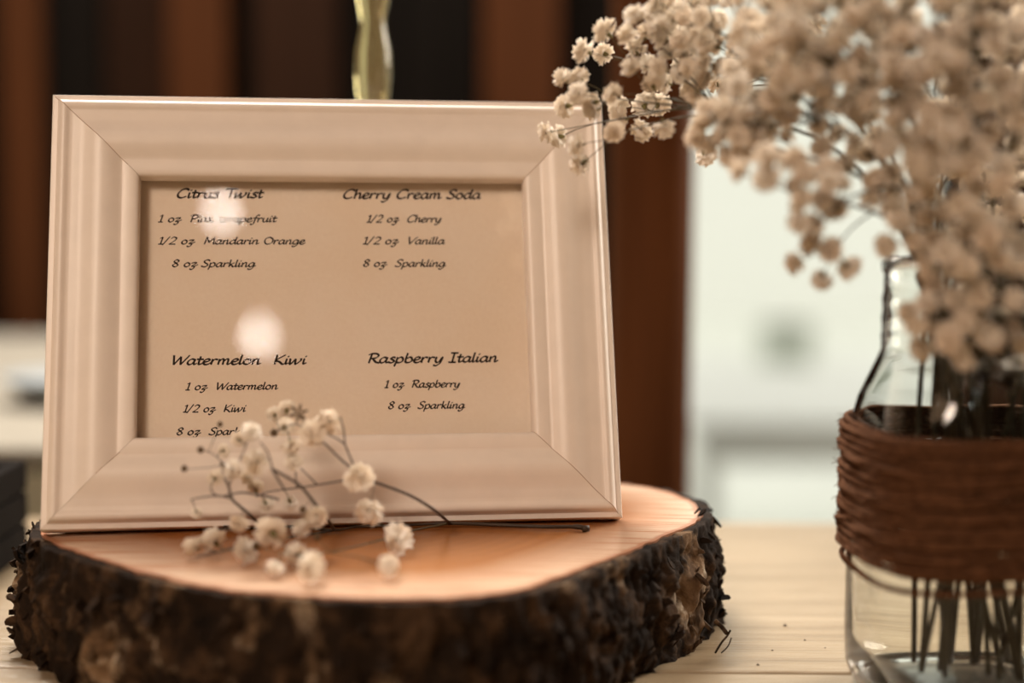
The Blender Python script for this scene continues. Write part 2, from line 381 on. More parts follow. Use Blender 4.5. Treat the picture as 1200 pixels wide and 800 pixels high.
# crate: slatted, on the table at the far left
cx0, cx1, cy0, cy1 = at(-150,0,0.64).x, at(19,0,0.70).x, 0.62, 0.70
root = empty('wooden_crate', ((cx0+cx1)/2,(cy0+cy1)/2,0.75), 'black brown wooden crate at the left picture edge behind the log slice', 'crate')
for i in range(3):
    z0 = 0.752 + i*0.0148
    for (a,b_,c_,d_) in ((cx0,cx1,cy0,cy0+.006),(cx0,cx1,cy1-.006,cy1),(cx0,cx0+.006,cy0+.006,cy1-.006),(cx1-.006,cx1,cy0+.006,cy1-.006)):
        b = MB(); b.box((a,c_,z0),(b_,d_,z0+0.0138)); b.build('slat', M['crate'], root, smooth=False, bevel=0.001)
for (px_, py_) in ((cx0+.006,cy0+.006),(cx1-.018,cy0+.006),(cx0+.006,cy1-.018),(cx1-.018,cy1-.018)):
    b = MB(); b.box((px_,py_,0.75),(px_+.012,py_+.012,0.796)); b.build('corner_post', M['crate'], root, smooth=False)
b = MB(); b.box((cx0+.006,cy0+.006,0.7505),(cx1-.006,cy1-.006,0.755)); b.build('bottom', M['crate'], root, smooth=False)

# ---------------------------------------------------------------- main table
TZ = 0.75
root = empty('wooden_table', (0.0, 0.5, 0.012), 'weathered pale wooden plank table carrying the log slice and the jar', 'table')
ys = [0.02, 0.285, 0.533, 0.786]
for i in range(3):
    b = MB(); b.box((-0.75, ys[i]+0.0008, TZ-0.028),(0.85, ys[i+1]-0.0008, TZ)); b.build('plank', M['table'][i], root, smooth=False, bevel=0.0012)
b = MB(); b.box((-0.70,0.07,TZ-0.10),(0.80,0.09,TZ-0.028)); b.box((-0.70,0.72,TZ-0.10),(0.80,0.74,TZ-0.028)); b.build('apron', M['table'][0], root, smooth=False)
for (lx, ly) in ((-0.70,0.09),(0.74,0.09),(-0.70,0.66),(0.74,0.66)):
    b = MB(); b.box((lx,ly,0.012),(lx+.06,ly+.06,TZ-0.028)); b.build('leg', M['table'][1], root, smooth=False, bevel=0.003)
for (px, py, r, lab) in ((920,733,.0010,'largest dark crumb on the table, halfway between log slice and jar'),(943,750,.0006,'dark crumb on the table just right and in front of the largest crumb'),
        (888,779,.0007,'dark crumb on the table in front of the log slice foot, nearest the camera'),(905,762,.0005,'small dark crumb on the table between the largest crumb and the nearest one'),(967,759,.0004,'small dark crumb on the table, the one nearest the jar')):
    p_ = atz(px, py, TZ); b = MB()
    q = [(r*1.3*math.cos(a)*random.uniform(.6,1.1), r*math.sin(a)) for a in [2*PI*i/6 for i in range(6)]]
    b.add([(p_.x+a, p_.y+c_, TZ) for a, c_ in q] + [(p_.x, p_.y, TZ+r*.9)], [(i,(i+1)%6,6) for i in range(6)])
    o = b.build('crumb', M['speck'], None, base=p_)
    tag(o, lab, 'crumb', 'bark crumbs on the table')

# ---------------------------------------------------------------- log slice
LZ = ZC - 0.1241                      # level of the sawn face
ring = [(.0785,.600),(.0765,.622),(.068,.640),(.050,.656),(.015,.676),(-.04,.688),(-.10,.675),(-.15,.640),(-.176,.590),(-.1745,.548),(-.144,.510),
        (-.097,.472),(-.044,.459),(-.006,.464),(.018,.488),(.0478,.532),(.0745,.577)]
ring = catmull([(a, b, 0) for a, b in ring], 60, closed=True); NR = len(ring)
ring = [p_ + (p_-Vector((-.048,.575,0))).normalized()*(.0016*noise.noise(p_*55) + .0009*noise.noise(p_*170)) for p_ in ring]
LC = Vector((-0.048, 0.575, 0))
log = empty('log_slice', (LC.x, LC.y, TZ), 'round bark-edged wood slice on the table carrying the picture frame', 'log slice')
def crown(f): return 0.0016*(1-f*f)
vs = [(LC.x, LC.y, LZ+crown(0))]; fr_ = [0, .1,.2,.3,.4,.5,.6,.7,.78,.86,.92,.96,.985,1.0]; rimv = [0.0]
for f in fr_[1:]:
    for i, p_ in enumerate(ring):
        q = LC + (p_-LC)*f*0.968
        e = 0.0
        if f > .95: e = 0.0
        vs.append((q.x, q.y, LZ + crown(f) + e)); rimv.append(f)
fs = [(0, 1+i, 1+(i+1)%NR) for i in range(NR)]
for k in range(len(fr_)-2):
    for i in range(NR):
        i2 = (i+1) % NR; fs.append((1+k*NR+i, 1+(k+1)*NR+i, 1+(k+1)*NR+i2, 1+k*NR+i2))
k0 = len(vs)
for p_ in ring:
    q = LC + (p_-LC)*0.955; vs.append((q.x, q.y, TZ+.0005)); rimv.append(1.0)
L_ = 1+(len(fr_)-2)*NR
for i in range(NR):
    i2 = (i+1)%NR; fs.append((L_+i, k0+i, k0+i2, L_+i2))
fs.append(tuple(k0+i for i in range(NR-1,-1,-1)))
b = MB(); b.add(vs, fs); disc = b.build('wood_disc', M['endgrain'], log); disc.data.set_sharp_from_angle(angle=math.radians(35))
att = disc.data.attributes.new('rim', 'FLOAT', 'POINT'); att.data.foreach_set('value', rimv)
# bark shell, furrowed
NT = 44; vs = []
H_ = LZ - TZ
def barkpt(i, t, extra=0.0):
    p_ = ring[i % NR]; d = (p_-LC).normalized()
    ang = math.atan2(d.y, d.x); z = TZ + H_*t
    flare = 1.0 + 0.035*(1-t)
    q = LC + (p_-LC)*flare
    s = Vector((q.x*1.0, q.y*1.0, z))
    big = noise.noise(s*28)*0.0035
    mid = noise.turbulence(Vector((s.x*75, s.y*75, s.z*42)), 4, True)*0.0042
    fur = -abs(noise.noise(Vector((s.x*130, s.y*130, s.z*50))))*0.0030
    fine_ = noise.noise(s*420)*0.0009
    edge = 0.0; fd = 1.0 - 0.8*max(0.0, min(1.0, (t-.82)/.16))
    bul = 0.003*math.sin(PI*min(1,max(0,t)))
    r = big*.7 + (mid*1.3 + fur*1.3 + fine_*1.4)*fd + edge + bul + extra - 0.0028*fd
    return Vector((q.x + d.x*r, q.y + d.y*r, z))
for k in range(NT+1):
    t = k/NT
    for i in range(NR):
        v_ = barkpt(i, t)
        if k == NT: v_.z += 0.0011*noise.noise(Vector((v_.x*150, v_.y*150, 0))) - 0.0007
        vs.append(v_)
fs = [(k*NR+i, k*NR+(i+1)%NR, (k+1)*NR+(i+1)%NR, (k+1)*NR+i) for k in range(NT) for i in range(NR)]
k0 = len(vs)
for i, p_ in enumerate(ring):
    q = LC + (p_-LC)*0.955; vs.append(Vector((q.x, q.y, LZ-0.0006 - 0.0008*abs(noise.noise(Vector((q.x*300,q.y*300,1)))))))
fs += [(NT*NR+i, NT*NR+(i+1)%NR, k0+(i+1)%NR, k0+i) for i in range(NR)]
b = MB(); b.add(vs, fs); b.build('bark', M['bark'], log)
# flakes and chips standing off the bark, thickest where the silhouette shows them
def flake(c_, d, size, up=0.6):
    b = MB(); n = random.randint(6, 9); tang = Vector((-d.y, d.x, 0)); outl = []
    ax = (Vector((0,0,1))*up + d*random.uniform(.2,1.0) + tang*random.uniform(-.6,.6)).normalized(); sd = ax.cross(d if abs(ax.dot(d))<.9 else tang).normalized(); nn_ = ax.cross(sd)
    for i in range(n):
        a = 2*PI*i/n; r = size*random.uniform(.5, 1.05)
        outl.append(c_ + ax*(r*math.cos(a)) + sd*(r*.55*math.sin(a)))
    th = size*random.uniform(.15,.35)
    vs = [p_ + nn_*th*.5*random.uniform(.4,1.2) for p_ in outl] + [p_ - nn_*th*.5 for p_ in outl]
    fs = [tuple(range(n)), tuple(range(2*n-1, n-1, -1))] + [(i, n+i, n+(i+1)%n, (i+1)%n) for i in range(n)]
    b.add(vs, fs); return b
random.seed(21)
def add_flake(i, t, size):
    d = (ring[i%NR]-LC).normalized(); c_ = barkpt(i, t) + d*size*0.25; c_.z = max(c_.z, TZ+size*0.9)
    flake(c_, d, size, random.uniform(-1,1)).build('bark_flake', M['flake'], log, smooth=False)
right_i = [i for i, p_ in enumerate(ring) if p_.x > 0.068]; left_i = [i for i, p_ in enumerate(ring) if p_.x < -0.168]
for _ in range(70): add_flake(random.choice(right_i), random.uniform(.05,.95), random.uniform(.0012,.0036))
for _ in range(75): add_flake(random.choice(left_i), random.uniform(.0,1.0), random.uniform(.0012,.0036))
front_i = [i for i, p_ in enumerate(ring) if p_.y < 0.57]
for _ in range(120): add_flake(random.choice(front_i), random.uniform(.05,.9), random.uniform(.002,.0055))
for (px, py, s_, zz) in ((823,600,.0028,None),(817,598,.002,None),(98,598,.003,None),(55,606,.0028,None),(40,618,.0030,None),(62,612,.002,None),(36,626,.0025,None)):
    p_ = at(px, py, 0.585 if px > 400 else 0.56); flake(p_, Vector((1 if px>400 else -1,0,0)), s_, .8).build('bark_flake', M['flake'], log, smooth=False) if px != 98 else None
# loose curls of bark and a thread at the right foot
for (pts, r) in (([(838,765),(846,752),(852,745),(856,738)], .0004), ([(845,765),(853,757),(857,747)], .00025), ([(838,727),(845,733),(852,742)], .0009), ([(30,690),(20,700),(30,715),(36,728)], .0005), ([(36,745),(28,752),(40,760)],.0007)):
    b = MB(); b.tube(catmull([at(a, c_, 0.548 if a > 400 else 0.545) for a, c_ in pts], 4), r, 5); b.build('bark_fibre', M['flake'], log)

# ---------------------------------------------------------------- picture frame
B0 = Vector((-0.06285521, 0.55306485, -0.12079558+ZC)); DX = Vector((0.99018034,0.13979593,0)); UP = Vector((-0.04320552,0.30602648,0.9510421)); NN = Vector((-0.13295181,0.94170319,-0.30906136))
FW, FH = 0.212, 0.16517
def fp(a, h, e):                      # across, up, towards the viewer (e = 0 on the outer lip plane)
    return B0 + DX*a + UP*h - NN*e
frame = empty('picture_frame', B0 - NN*-0.010 , 'cream painted wooden picture frame leaning back on the wood slice, holding the drinks card', 'picture frame')
prof = [(0.0,-10),(0.0,-.9),(0.35,-.15),(1.0,0.0),(1.9,0.0),(2.25,.15),(2.6,.9),(3.1,2.3),(3.7,3.0),(4.6,3.3),(5.6,3.1),(6.3,2.6),(7.2,2.45),(8.4,2.6),(10.5,2.6),
        (13,3.3),(15.5,4.3),(17.5,4.8),(19.5,4.9),(21.5,4.5),(23.5,3.6),(25.2,2.7),(26.2,2.3),(26.9,2.5),(27.6,2.6),(28.6,2.7),(30.5,2.7),(31.6,2.5),(32.3,2.0),(32.75,1.2),(32.9,0.3),(32.9,-4.0),(30,-4.0),(30,-10)]
prof = [(a/1000, h/1000) for a, h in prof]
BW = 0.0329; IWx = FW/2 - BW
def rail(side):
    b = MB(); g = 0.00008
    vs = []
    for (s_, h) in prof:
        if side in ('top','bottom'):
            y_ = FH - s_ if side == 'top' else s_
            vs += [fp(-FW/2+s_+g, y_, h), fp(FW/2-s_-g, y_, h)]
        else:
            x_ = -FW/2+s_ if side == 'left' else FW/2-s_
            vs += [fp(x_, s_+g, h), fp(x_, FH-s_-g, h)]
    n = len(prof); fs = [(2*i, 2*i+1, 2*((i+1)%n)+1, 2*((i+1)%n)) for i in range(n)]
    fs += [tuple(2*i for i in range(n)), tuple(2*i+1 for i in range(n-1,-1,-1))]
    b.add(vs, fs)
    o = b.build('rail', M['paint'], frame, smooth=False)
    bm = bmesh.new(); bm.from_mesh(o.data); bmesh.ops.recalc_face_normals(bm, faces=bm.faces); bm.to_mesh(o.data); bm.free()
    for p_ in o.data.polygons: p_.use_smooth = len(p_.vertices) == 4
    es = o.data; es.set_sharp_from_angle(angle=math.radians(38))
    return o
for s_ in ('top','bottom','left','right'): rail(s_)
# fine dark joint lines where paint cracked at the mitres
for (sx, sy, parts) in ((-1,1,((.0,.9),)),(1,1,((.42,1.0),)),(-1,-1,((.55,.86),)),(1,-1,((0.05,1.0),))):
    for (t0, t1) in parts:
        b = MB(); pp = []
        for (s_, h) in prof[3:30]:
            f = s_/BW
            if t0 <= f <= t1:
                x_ = sx*(FW/2 - s_); y_ = (FH - s_) if sy > 0 else s_
                pp.append(fp(x_, y_, h+.00002))
        if len(pp) > 2: b.tube(pp, 0.00012, 4); b.build('mitre_joint', M['joint'], frame)
def slab(x0, x1, y0, y1, e0, e1):
    b = MB(); vs = [fp(x, y, e) for e in (e0, e1) for (x, y) in ((x0,y0),(x1,y0),(x1,y1),(x0,y1))]
    b.add(vs, [(0,3,2,1),(4,5,6,7),(0,1,5,4),(1,2,6,5),(2,3,7,6),(3,0,4,7)]); return b
o = slab(-IWx-.002, IWx+.002, BW-.002, FH-BW+.002, -0.0058, -0.0041).build('glass_pane', M['pane'], frame, smooth=False)
slab(-IWx-.0025, IWx+.0025, BW-.0025, FH-BW+.0025, -0.0095, -0.0066).build('backing_board', M['board'], frame, smooth=False)
b = MB(); e0 = fp(0, 0.12, -0.0102); foot = Vector((e0.x-0.006, e0.y+0.005, 0)) + Vector((-0.004, 0.03, LZ+0.001))
for sx in (1,):
    pa = [fp(-.018,.12,-.0102), fp(.018,.12,-.0102)]; ft = Vector(foot); ft.x -= .01
    q = [pa[0], pa[1], ft + DX*0.022, ft - DX*0.022]; off = -NN*-0.002
    b.add(q + [x_ + off for x_ in q], [(0,1,2,3),(7,6,5,4),(0,4,5,1),(1,5,6,2),(2,6,7,3),(3,7,4,0)])
b.build('easel_leg', M['board'], frame, smooth=False)

# ---------------------------------------------------------------- drinks card with handwritten style lettering
card_e = -0.0064
cb = fp(0, BW-.002, card_e)
card = empty('menu_card', cb, 'cream drinks recipe card behind the glass of the picture frame', 'card')
slab(-IWx-.002, IWx+.002, BW-.002, FH-BW+.002, -0.00655, card_e).build('paper', M['card'], card, smooth=False)
G = {
'a':(.62,[[(.48,.5),(.3,.6),(.1,.42),(.06,.15),(.2,0),(.38,.14),(.5,.52)],[(.51,.58),(.46,.2),(.52,.02),(.66,.14)]]),
'b':(.60,[[(.14,1.02),(.1,.5),(.1,.05)],[(.1,.08),(.28,0),(.5,.15),(.5,.42),(.36,.6),(.13,.42)]]),
'd':(.62,[[(.48,.5),(.3,.6),(.1,.42),(.06,.15),(.2,0),(.38,.14),(.5,.5)],[(.54,1.02),(.48,.3),(.54,.02),(.66,.14)]]),
'e':(.52,[[(.09,.28),(.3,.32),(.44,.46),(.34,.6),(.14,.5),(.06,.22),(.2,0),(.4,.04),(.55,.2)]]),
'f':(.46,[[(.58,.92),(.46,1.02),(.34,.85),(.26,.4),(.2,-.2),(.06,-.36),(-.08,-.26)],[(.08,.56),(.48,.56)]]),
'g':(.60,[[(.48,.5),(.3,.6),(.1,.42),(.06,.15),(.2,0),(.38,.14),(.5,.52)],[(.51,.58),(.46,0),(.34,-.28),(.16,-.36),(.02,-.26)],[(.45,-.02),(.66,.18)]]),
'h':(.60,[[(.12,1.02),(.1,.5),(.08,0)],[(.1,.3),(.26,.56),(.42,.56),(.44,.3),(.46,.04),(.6,.12)]]),
'i':(.27,[[(.1,.58),(.08,.2),(.12,.02),(.28,.14)],[(.13,.78),(.21,.88)]]),
'k':(.56,[[(.12,1.02),(.08,0)],[(.46,.58),(.14,.3),(.3,.2),(.44,.0),(.58,.12)]]),
'l':(.27,[[(.12,1.02),(.08,.3),(.12,.02),(.28,.14)]]),
'm':(.88,[[(.1,.58),(.08,0)],[(.1,.32),(.26,.58),(.38,.5),(.38,0)],[(.39,.32),(.56,.58),(.68,.5),(.68,.1),(.74,.02),(.9,.16)]]),
'n':(.62,[[(.1,.58),(.08,0)],[(.1,.32),(.28,.58),(.42,.52),(.42,.1),(.48,.02),(.64,.16)]]),
'o':(.58,[[(.28,.6),(.1,.45),(.07,.15),(.26,0),(.46,.15),(.47,.45),(.28,.6)]]),
'p':(.60,[[(.12,.58),(.08,0),(.03,-.38)],[(.12,.4),(.34,.6),(.5,.42),(.48,.14),(.28,0),(.09,.08)]]),
'r':(.46,[[(.1,.58),(.08,0)],[(.1,.3),(.24,.55),(.44,.53)]]),
's':(.44,[[(.42,.54),(.26,.6),(.13,.46),(.3,.3),(.38,.12),(.2,0),(.0,.08)]]),
't':(.40,[[(.2,.86),(.16,.3),(.2,.02),(.4,.12)],[(.0,.57),(.42,.57)]]),
'u':(.62,[[(.1,.58),(.08,.2),(.18,0),(.36,.1),(.46,.5)],[(.47,.58),(.44,.15),(.5,.02),(.64,.14)]]),
'w':(.90,[[(.06,.58),(.1,.05),(.18,.03),(.42,.56)],[(.42,.56),(.46,.05),(.54,.03),(.78,.40),(.76,.60)]]),
'y':(.58,[[(.1,.58),(.08,.2),(.18,0),(.34,.08),(.46,.5)],[(.52,.58),(.42,-.05),(.22,-.34),(.0,-.32)]]),
'z':(.56,[[(.06,.5),(.2,.58),(.48,.56),(.12,.1),(.34,.08),(.34,-.16),(.18,-.36),(.0,-.28)],[(.3,.08),(.62,.3)]]),
'C':(.76,[[(.76,.84),(.6,1),(.3,.9),(.08,.5),(.12,.14),(.36,0),(.68,.16)]]),
'G':(.82,[[(.76,.84),(.6,1),(.3,.9),(.08,.5),(.12,.14),(.36,0),(.66,.12),(.7,.44)],[(.46,.44),(.82,.44)]]),
'I':(.50,[[(.26,1),(.22,0)],[(.04,1),(.5,1)],[(-.02,0),(.46,0)]]),
'K':(.74,[[(.14,1),(.1,0)],[(.68,1),(.16,.45),(.4,.25),(.62,0),(.78,.1)]]),
'M':(1.0,[[(.08,0),(.18,1)],[(.18,1),(.46,.25)],[(.46,.25),(.84,1)],[(.84,1),(.86,.08),(1.0,.1)]]),
'O':(.84,[[(.42,1),(.12,.8),(.08,.3),(.34,0),(.7,.2),(.74,.7),(.42,1)]]),
'P':(.66,[[(.18,1),(.1,0)],[(-.02,.86),(.18,1),(.5,.98),(.64,.76),(.46,.5),(.16,.48)]]),
'R':(.76,[[(.18,1),(.1,0)],[(-.02,.86),(.18,1),(.5,.98),(.64,.76),(.46,.52),(.16,.48)],[(.3,.48),(.54,.1),(.78,.0)]]),
'S':(.60,[[(.6,.86),(.4,1),(.14,.84),(.2,.6),(.44,.4),(.46,.14),(.22,0),(-.04,.12)]]),
'T':(.66,[[(.42,1),(.34,0)],[(.0,.9),(.1,1),(.78,1)]]),
'V':(.68,[[(.06,1),(.24,0)],[(.24,0),(.5,.5),(.8,1)]]),
'W':(1.02,[[(.06,1),(.2,0)],[(.2,0),(.54,.85)],[(.54,.85),(.64,0)],[(.64,0),(1.08,1)]]),
'1':(.44,[[(.08,.82),(.28,1)],[(.28,1),(.22,0)],[(.04,0),(.42,0)]]),
'2':(.62,[[(.1,.8),(.3,1),(.54,.84),(.42,.46),(.04,.02)],[(.02,0),(.56,0)]]),
'8':(.58,[[(.3,.55),(.1,.75),(.3,1),(.5,.8),(.3,.55),(.06,.25),(.26,0),(.5,.22),(.3,.55)]]),
'/':(.50,[[(-.02,-.12),(.42,1.06)]]), ' ':(.42,[])}
LINES = [('Citrus Twist',-60.19,126.37,-27.12,126.61,3.4),('1 oz  Pink Grapefruit',-66.86,116.72,-22.05,116.94,2.6),('1/2 oz  Mandarin Orange',-66.75,108.0,-11.2,108.14,2.59),
('8 oz Sparkling',-61.58,99.09,-30.09,99.11,2.58),('Cherry Cream Soda',3.01,126.54,57.36,126.85,3.46),('1/2 oz  Cherry',12.16,117.03,41.43,117.17,2.65),
('1/2 oz  Vanilla',10.55,108.24,42.62,108.32,2.64),('8 oz  Sparkling',10.41,99.23,42.61,99.25,2.63),('Watermelon  Kiwi',-61.48,61.33,-11.0,61.16,3.3),
('1 oz  Watermelon',-56.09,51.69,-21.74,51.61,2.53),('1/2 oz  Kiwi',-56.88,43.33,-33.67,43.22,2.52),('8 oz  Sparkling',-59.25,34.82,-28.52,34.55,2.51),
('Raspberry Italian',11.6,61.37,61.99,61.45,3.36),('1 oz  Raspberry',17.83,51.78,46.81,51.73,2.58),('8 oz  Sparkling',19.03,43.63,48.4,43.46,2.57)]
SH = 0.26
for (txt, x0, y0, x1, y1, cap) in LINES:
    b = MB(); tot = sum(G[ch][0] for ch in txt); kx = (x1-x0)/1000/(tot + 0.10); ky = cap*1.07/1000
    bold = 0.23 if cap > 3 else 0.215
    pen = 0.0; lay = 0
    for ch in txt:
        wd, strokes = G[ch]
        for st in strokes:
            pl = catmull([(a, c_, 0) for a, c_ in st], 6 if len(st) > 2 else 2)
            P2 = [Vector(((pen + q.x + SH*q.y*(ky/kx if kx else 1))*kx, q.y*ky)) for q in pl]
            n = len(P2); Lf = []; Rt = []
            for i, q in enumerate(P2):
                t = (P2[min(i+1,n-1)] - P2[max(i-1,0)]); t = t.normalized() if t.length > 0 else Vector((1,0))
                nv = Vector((-t.y, t.x)); th = math.atan2(t.y, t.x)
                wd_ = ky*bold*(0.50 + 0.62*abs(math.sin(th - math.radians(32)))) * 0.5
                Lf.append(q + nv*wd_); Rt.append(q - nv*wd_)
            # square-ish ends
            t0 = (P2[0]-P2[1]).normalized()*ky*.03; t1 = (P2[-1]-P2[-2]).normalized()*ky*.03
            Lf[0] += t0; Rt[0] += t0; Lf[-1] += t1; Rt[-1] += t1
            lay += 1; e = card_e + 0.00004 + 0.0000004*lay
            sl = (y1-y0)/(x1-x0)
            vs = []
            for q in Lf: vs.append(fp(x0/1000+q.x, y0/1000+q.y+q.x*sl, e))
            for q in Rt: vs.append(fp(x0/1000+q.x, y0/1000+q.y+q.x*sl, e))
            b.add(vs, [(i, i+1, n+i+1, n+i) for i in range(n-1)])
        pen += wd
    b.build('lettering', M['ink'], card, smooth=False)

# ---------------------------------------------------------------- blossoms
def blossom_mesh(seed):
    rnd = random.Random(seed); b = MB(); c_ = MB()
    rows = [(8,3,.80,.62),(28,6,.92,.72),(50,8,1.0,.78),(74,9,1.0,.78),(98,9,.98,.72),(118,8,.80,.66)]
    for (el, n, ln, wd) in rows:
        for k in range(n):
            az = 2*PI*(k + rnd.random()*.7)/n; e = math.radians(el + rnd.uniform(-9,9)); L = ln*rnd.uniform(.82,1.08); W = wd*rnd.uniform(.8,1.1)
            d = Vector((math.sin(e)*math.cos(az), math.sin(e)*math.sin(az), math.cos(e))); side = Vector((-math.sin(az), math.cos(az), 0)); nrm = side.cross(d)
            tw = rnd.uniform(-.5,.5); side = (side*math.cos(tw) + nrm*math.sin(tw)); nrm = side.cross(d)
            cv = rnd.uniform(-.18,.25)
            V_ = []
            for (t, w_, bend) in ((.18,.12,0),(.6,.36,.05),(.88,.5,.02)):
                for s_ in (-1,0,1):
                    V_.append(d*(L*t) + side*(s_*w_*W) + nrm*((bend + cv*t*t) + (.10 if s_==0 else 0)*w_ + rnd.uniform(-.04,.04)) + Vector((0,0,.1)))
            for s_, ex in ((-.45,1.0),(0,.90),(.45,1.02)):
                V_.append(d*(L*ex) + side*(s_*W) + nrm*(cv + rnd.uniform(-.1,.1)) + Vector((0,0,.1)))
            F_ = []
            for r_ in range(3):
                for q in range(2): F_.append((r_*3+q, r_*3+q+1, (r_+1)*3+q+1, (r_+1)*3+q))
            b.add(V_, F_)
    prof_ = [(0.0,-.62),(.05,-.58),(.11,-.45),(.17,-.2),(.18,.0),(.14,.12)]
    c_.add(*lathe(prof_, 8)); 
    for k in range(5):
        a = 2*PI*k/5; c0 = Vector((math.cos(a), math.sin(a), 0)); s0 = Vector((-math.sin(a), math.cos(a), 0))
        c_.add([c0*.18+s0*.10+Vector((0,0,-.05)), c0*.18-s0*.10+Vector((0,0,-.05)), c0*.36+Vector((0,0,.16))], [(0,1,2)])
    def mk(mb, nm, mat):
        me = bpy.data.meshes.new(nm); me.from_pydata(mb.v, [], mb.f); me.materials.append(mat)
        me.polygons.foreach_set('use_smooth', [True]*len(mb.f)); me.update(); return me
    return mk(b, 'blossom', M['petal']), mk(c_, 'calyx', M['calyx'])
BL = [blossom_mesh(s_) for s_ in range(5)]
brnd = random.Random(5)
def blossom(parent, pos, direction, size):
    me, mc = brnd.choice(BL)
    o = bpy.data.objects.new('blossom', me); COL.objects.link(o); o.parent = parent
    o.location = Vector(pos) - world_loc(parent); o.rotation_mode = 'QUATERNION'
    o.rotation_quaternion = Vector(direction).to_track_quat('Z', 'Y') @ Quaternion((0,0,1), brnd.uniform(0, 6.28))
    o.scale = (size*brnd.uniform(.92,1.08), size*brnd.uniform(.92,1.08), size*brnd.uniform(.85,1.05))
    c_ = bpy.data.objects.new('calyx', mc); COL.objects.link(c_); c_.parent = o
    return o

# ---------------------------------------------------------------- sprig lying against the frame
SP = atz(683, 618, LZ+0.0022)
sprig = empty('flower_sprig', SP, "dried baby's breath sprig lying on the wood slice against the frame foot", 'flower sprig')
Zs = LZ + 0.0026
n0 = atz(527, 613, Zs+.0006)
b = MB(); main = [atz(686,619,Zs-.0006), atz(675,617,Zs-.0004), atz(640,617,Zs), atz(585,615,Zs), n0, atz(470,615.5,Zs), atz(420,617,Zs), atz(392,621,Zs), atz(345,617,Zs), atz(305,615,Zs), atz(262,617,Zs+.001)]
b.tube(catmull(main, 5), [.00105,.0010] + [.00072]*200 if False else [(.00095 if i < 6 else .00072 if i < 22 else .0005) for i in range((len(main)-1)*5+1)], 7)
b.tube([main[0]-Vector((.0012,0,0)), main[0], main[0]+Vector((.0014,.0002,.0001))], [.0012,.0013,.0011], 7)
b.build('stem', M['drystem'], sprig)
T = {}
def tw(name, pts, r0, r1, mat='drystem', d=None):
    P3 = [p_ if isinstance(p_, Vector) else (at(*p_) if len(p_) == 3 else at(p_[0], p_[1], d)) for p_ in pts]
    q = catmull(P3, 5); n = len(q); b = MB(); b.tube(q, [r0+(r1-r0)*i/(n-1) for i in range(n)], 5); b.build('twig', M[mat], sprig); return q
nodes = []
nodes += tw('a', [n0, (510,598,.528), (480,580,.522), (440,565,.518), (424,561,.516)], .00065, .00042)
nodes += tw('a1', [(424,561,.516), (415,546,.517), (404,520,.518)], .00042, .0003)
nodes += tw('a2', [(404,520,.518), (403,505,.518), (399,488,.519)], .0003, .0002)
nodes += tw('a3', [(404,520,.518), (395,514,.518), (383,508,.518)], .00032, .00025)
nodes += tw('a4', [(418,552,.516), (405,543,.516), (395,534,.516), (382,521,.516), (370,512,.516)], .00045, .0003)
nodes += tw('a5', [(420,560,.516), (402,563,.517), (372,568,.518), (345,572,.52), (315,576,.522), (300,582,.523)], .0004, .0002)
nodes += tw('a6', [(372,568,.518), (360,556,.519), (350,546,.519)], .0003, .0002)
nodes += tw('a7', [(348,571,.519), (347,560,.519), (346,548,.519)], .0003, .0002)
nodes += tw('b', [main[7], (380,603,.522), (368,588,.516), (352,569,.512), (335,558,.51), (319,549,.509)], .00062, .00042)
nodes += tw('b1', [(319,549,.509), (325,560,.510), (333,573,.512)], .0005, .0003)
nodes += tw('b2', [(319,549,.509), (314,530,.509), (305,518,.51)], .0003, .0002)
nodes += tw('c', [main[9], (292,602,.52), (280,592,.516), (272,584,.514), (268,570,.513), (262,556,.513), (259,540,.513)], .0006, .00035)
nodes += tw('c1', [(272,584,.514), (258,581,.513), (240,582,.513), (224,585,.513)], .0004, .00025)
nodes += tw('c2', [(255,581,.513), (249,577,.513), (247,571,.513)], .00035, .0002)
nodes += tw('c3', [(327,585,.517), (300,579,.515), (282,577,.514), (262,581,.513)], .00042, .0003)
nodes += tw('c4', [(259,545,.513), (242,548,.513), (217,549,.513)], .0002, .00015)
nodes += tw('c5', [(268,570,.513), (275,552,.513), (286,528,.512), (292,512,.512)], .0003, .0002)
nodes += tw('c6', [(259,540,.513), (250,532,.513), (236,527,.513)], .0002, .00015)
nodes += tw('a8', [(367,511,.517), (358,500,.518), (350,484,.519)], .0003, .0002)
nodes += tw('a9', [(362,505,.517), (348,497,.518), (335,500,.519), (322,506,.519)], .00025, .00018)
e_ = tw('e', [n0, atz(480,622,Zs+.001), atz(440,634,Zs+.0015), atz(395,645,Zs+.002), atz(352,652,Zs+.003)], .0004, .00022, 'stem'); nodes += e_
nodes += tw('f', [main[7], atz(350,628,Zs), atz(310,633,Zs), atz(262,645,Zs+.001), atz(230,652,Zs+.002)], .0005, .00025)
nodes += tw('g', [atz(352,652,Zs+.003), atz(332,648,Zs+.005), atz(325,658,Zs+.004)], .00022, .0002, 'stem')
bl = [(421,560,17,.514),(433,597,16,.512),(388,493,15,.517),(367,510,16,.514),(370,604,14,.510),(354,617,12,.508),(319,624,18,.502),(303,541,15,.507),(294,507,13,.511),
      (341,520,12,.518),(334,500,10,.52),(274,549,12,.512),(344,543,11,.518),(280,612,11,.508),(300,572,11,.524),(336,480,11,.527),(322,486,9,.529),(280,515,9,.52),(252,560,9,.52),(312,590,9,.525),(340,588,9,.526),(262,528,8,.525),(290,560,9,.522),(230,600,7,.52)]
def nearest(p_, pts): return min(pts, key=lambda q: (q-p_).length)
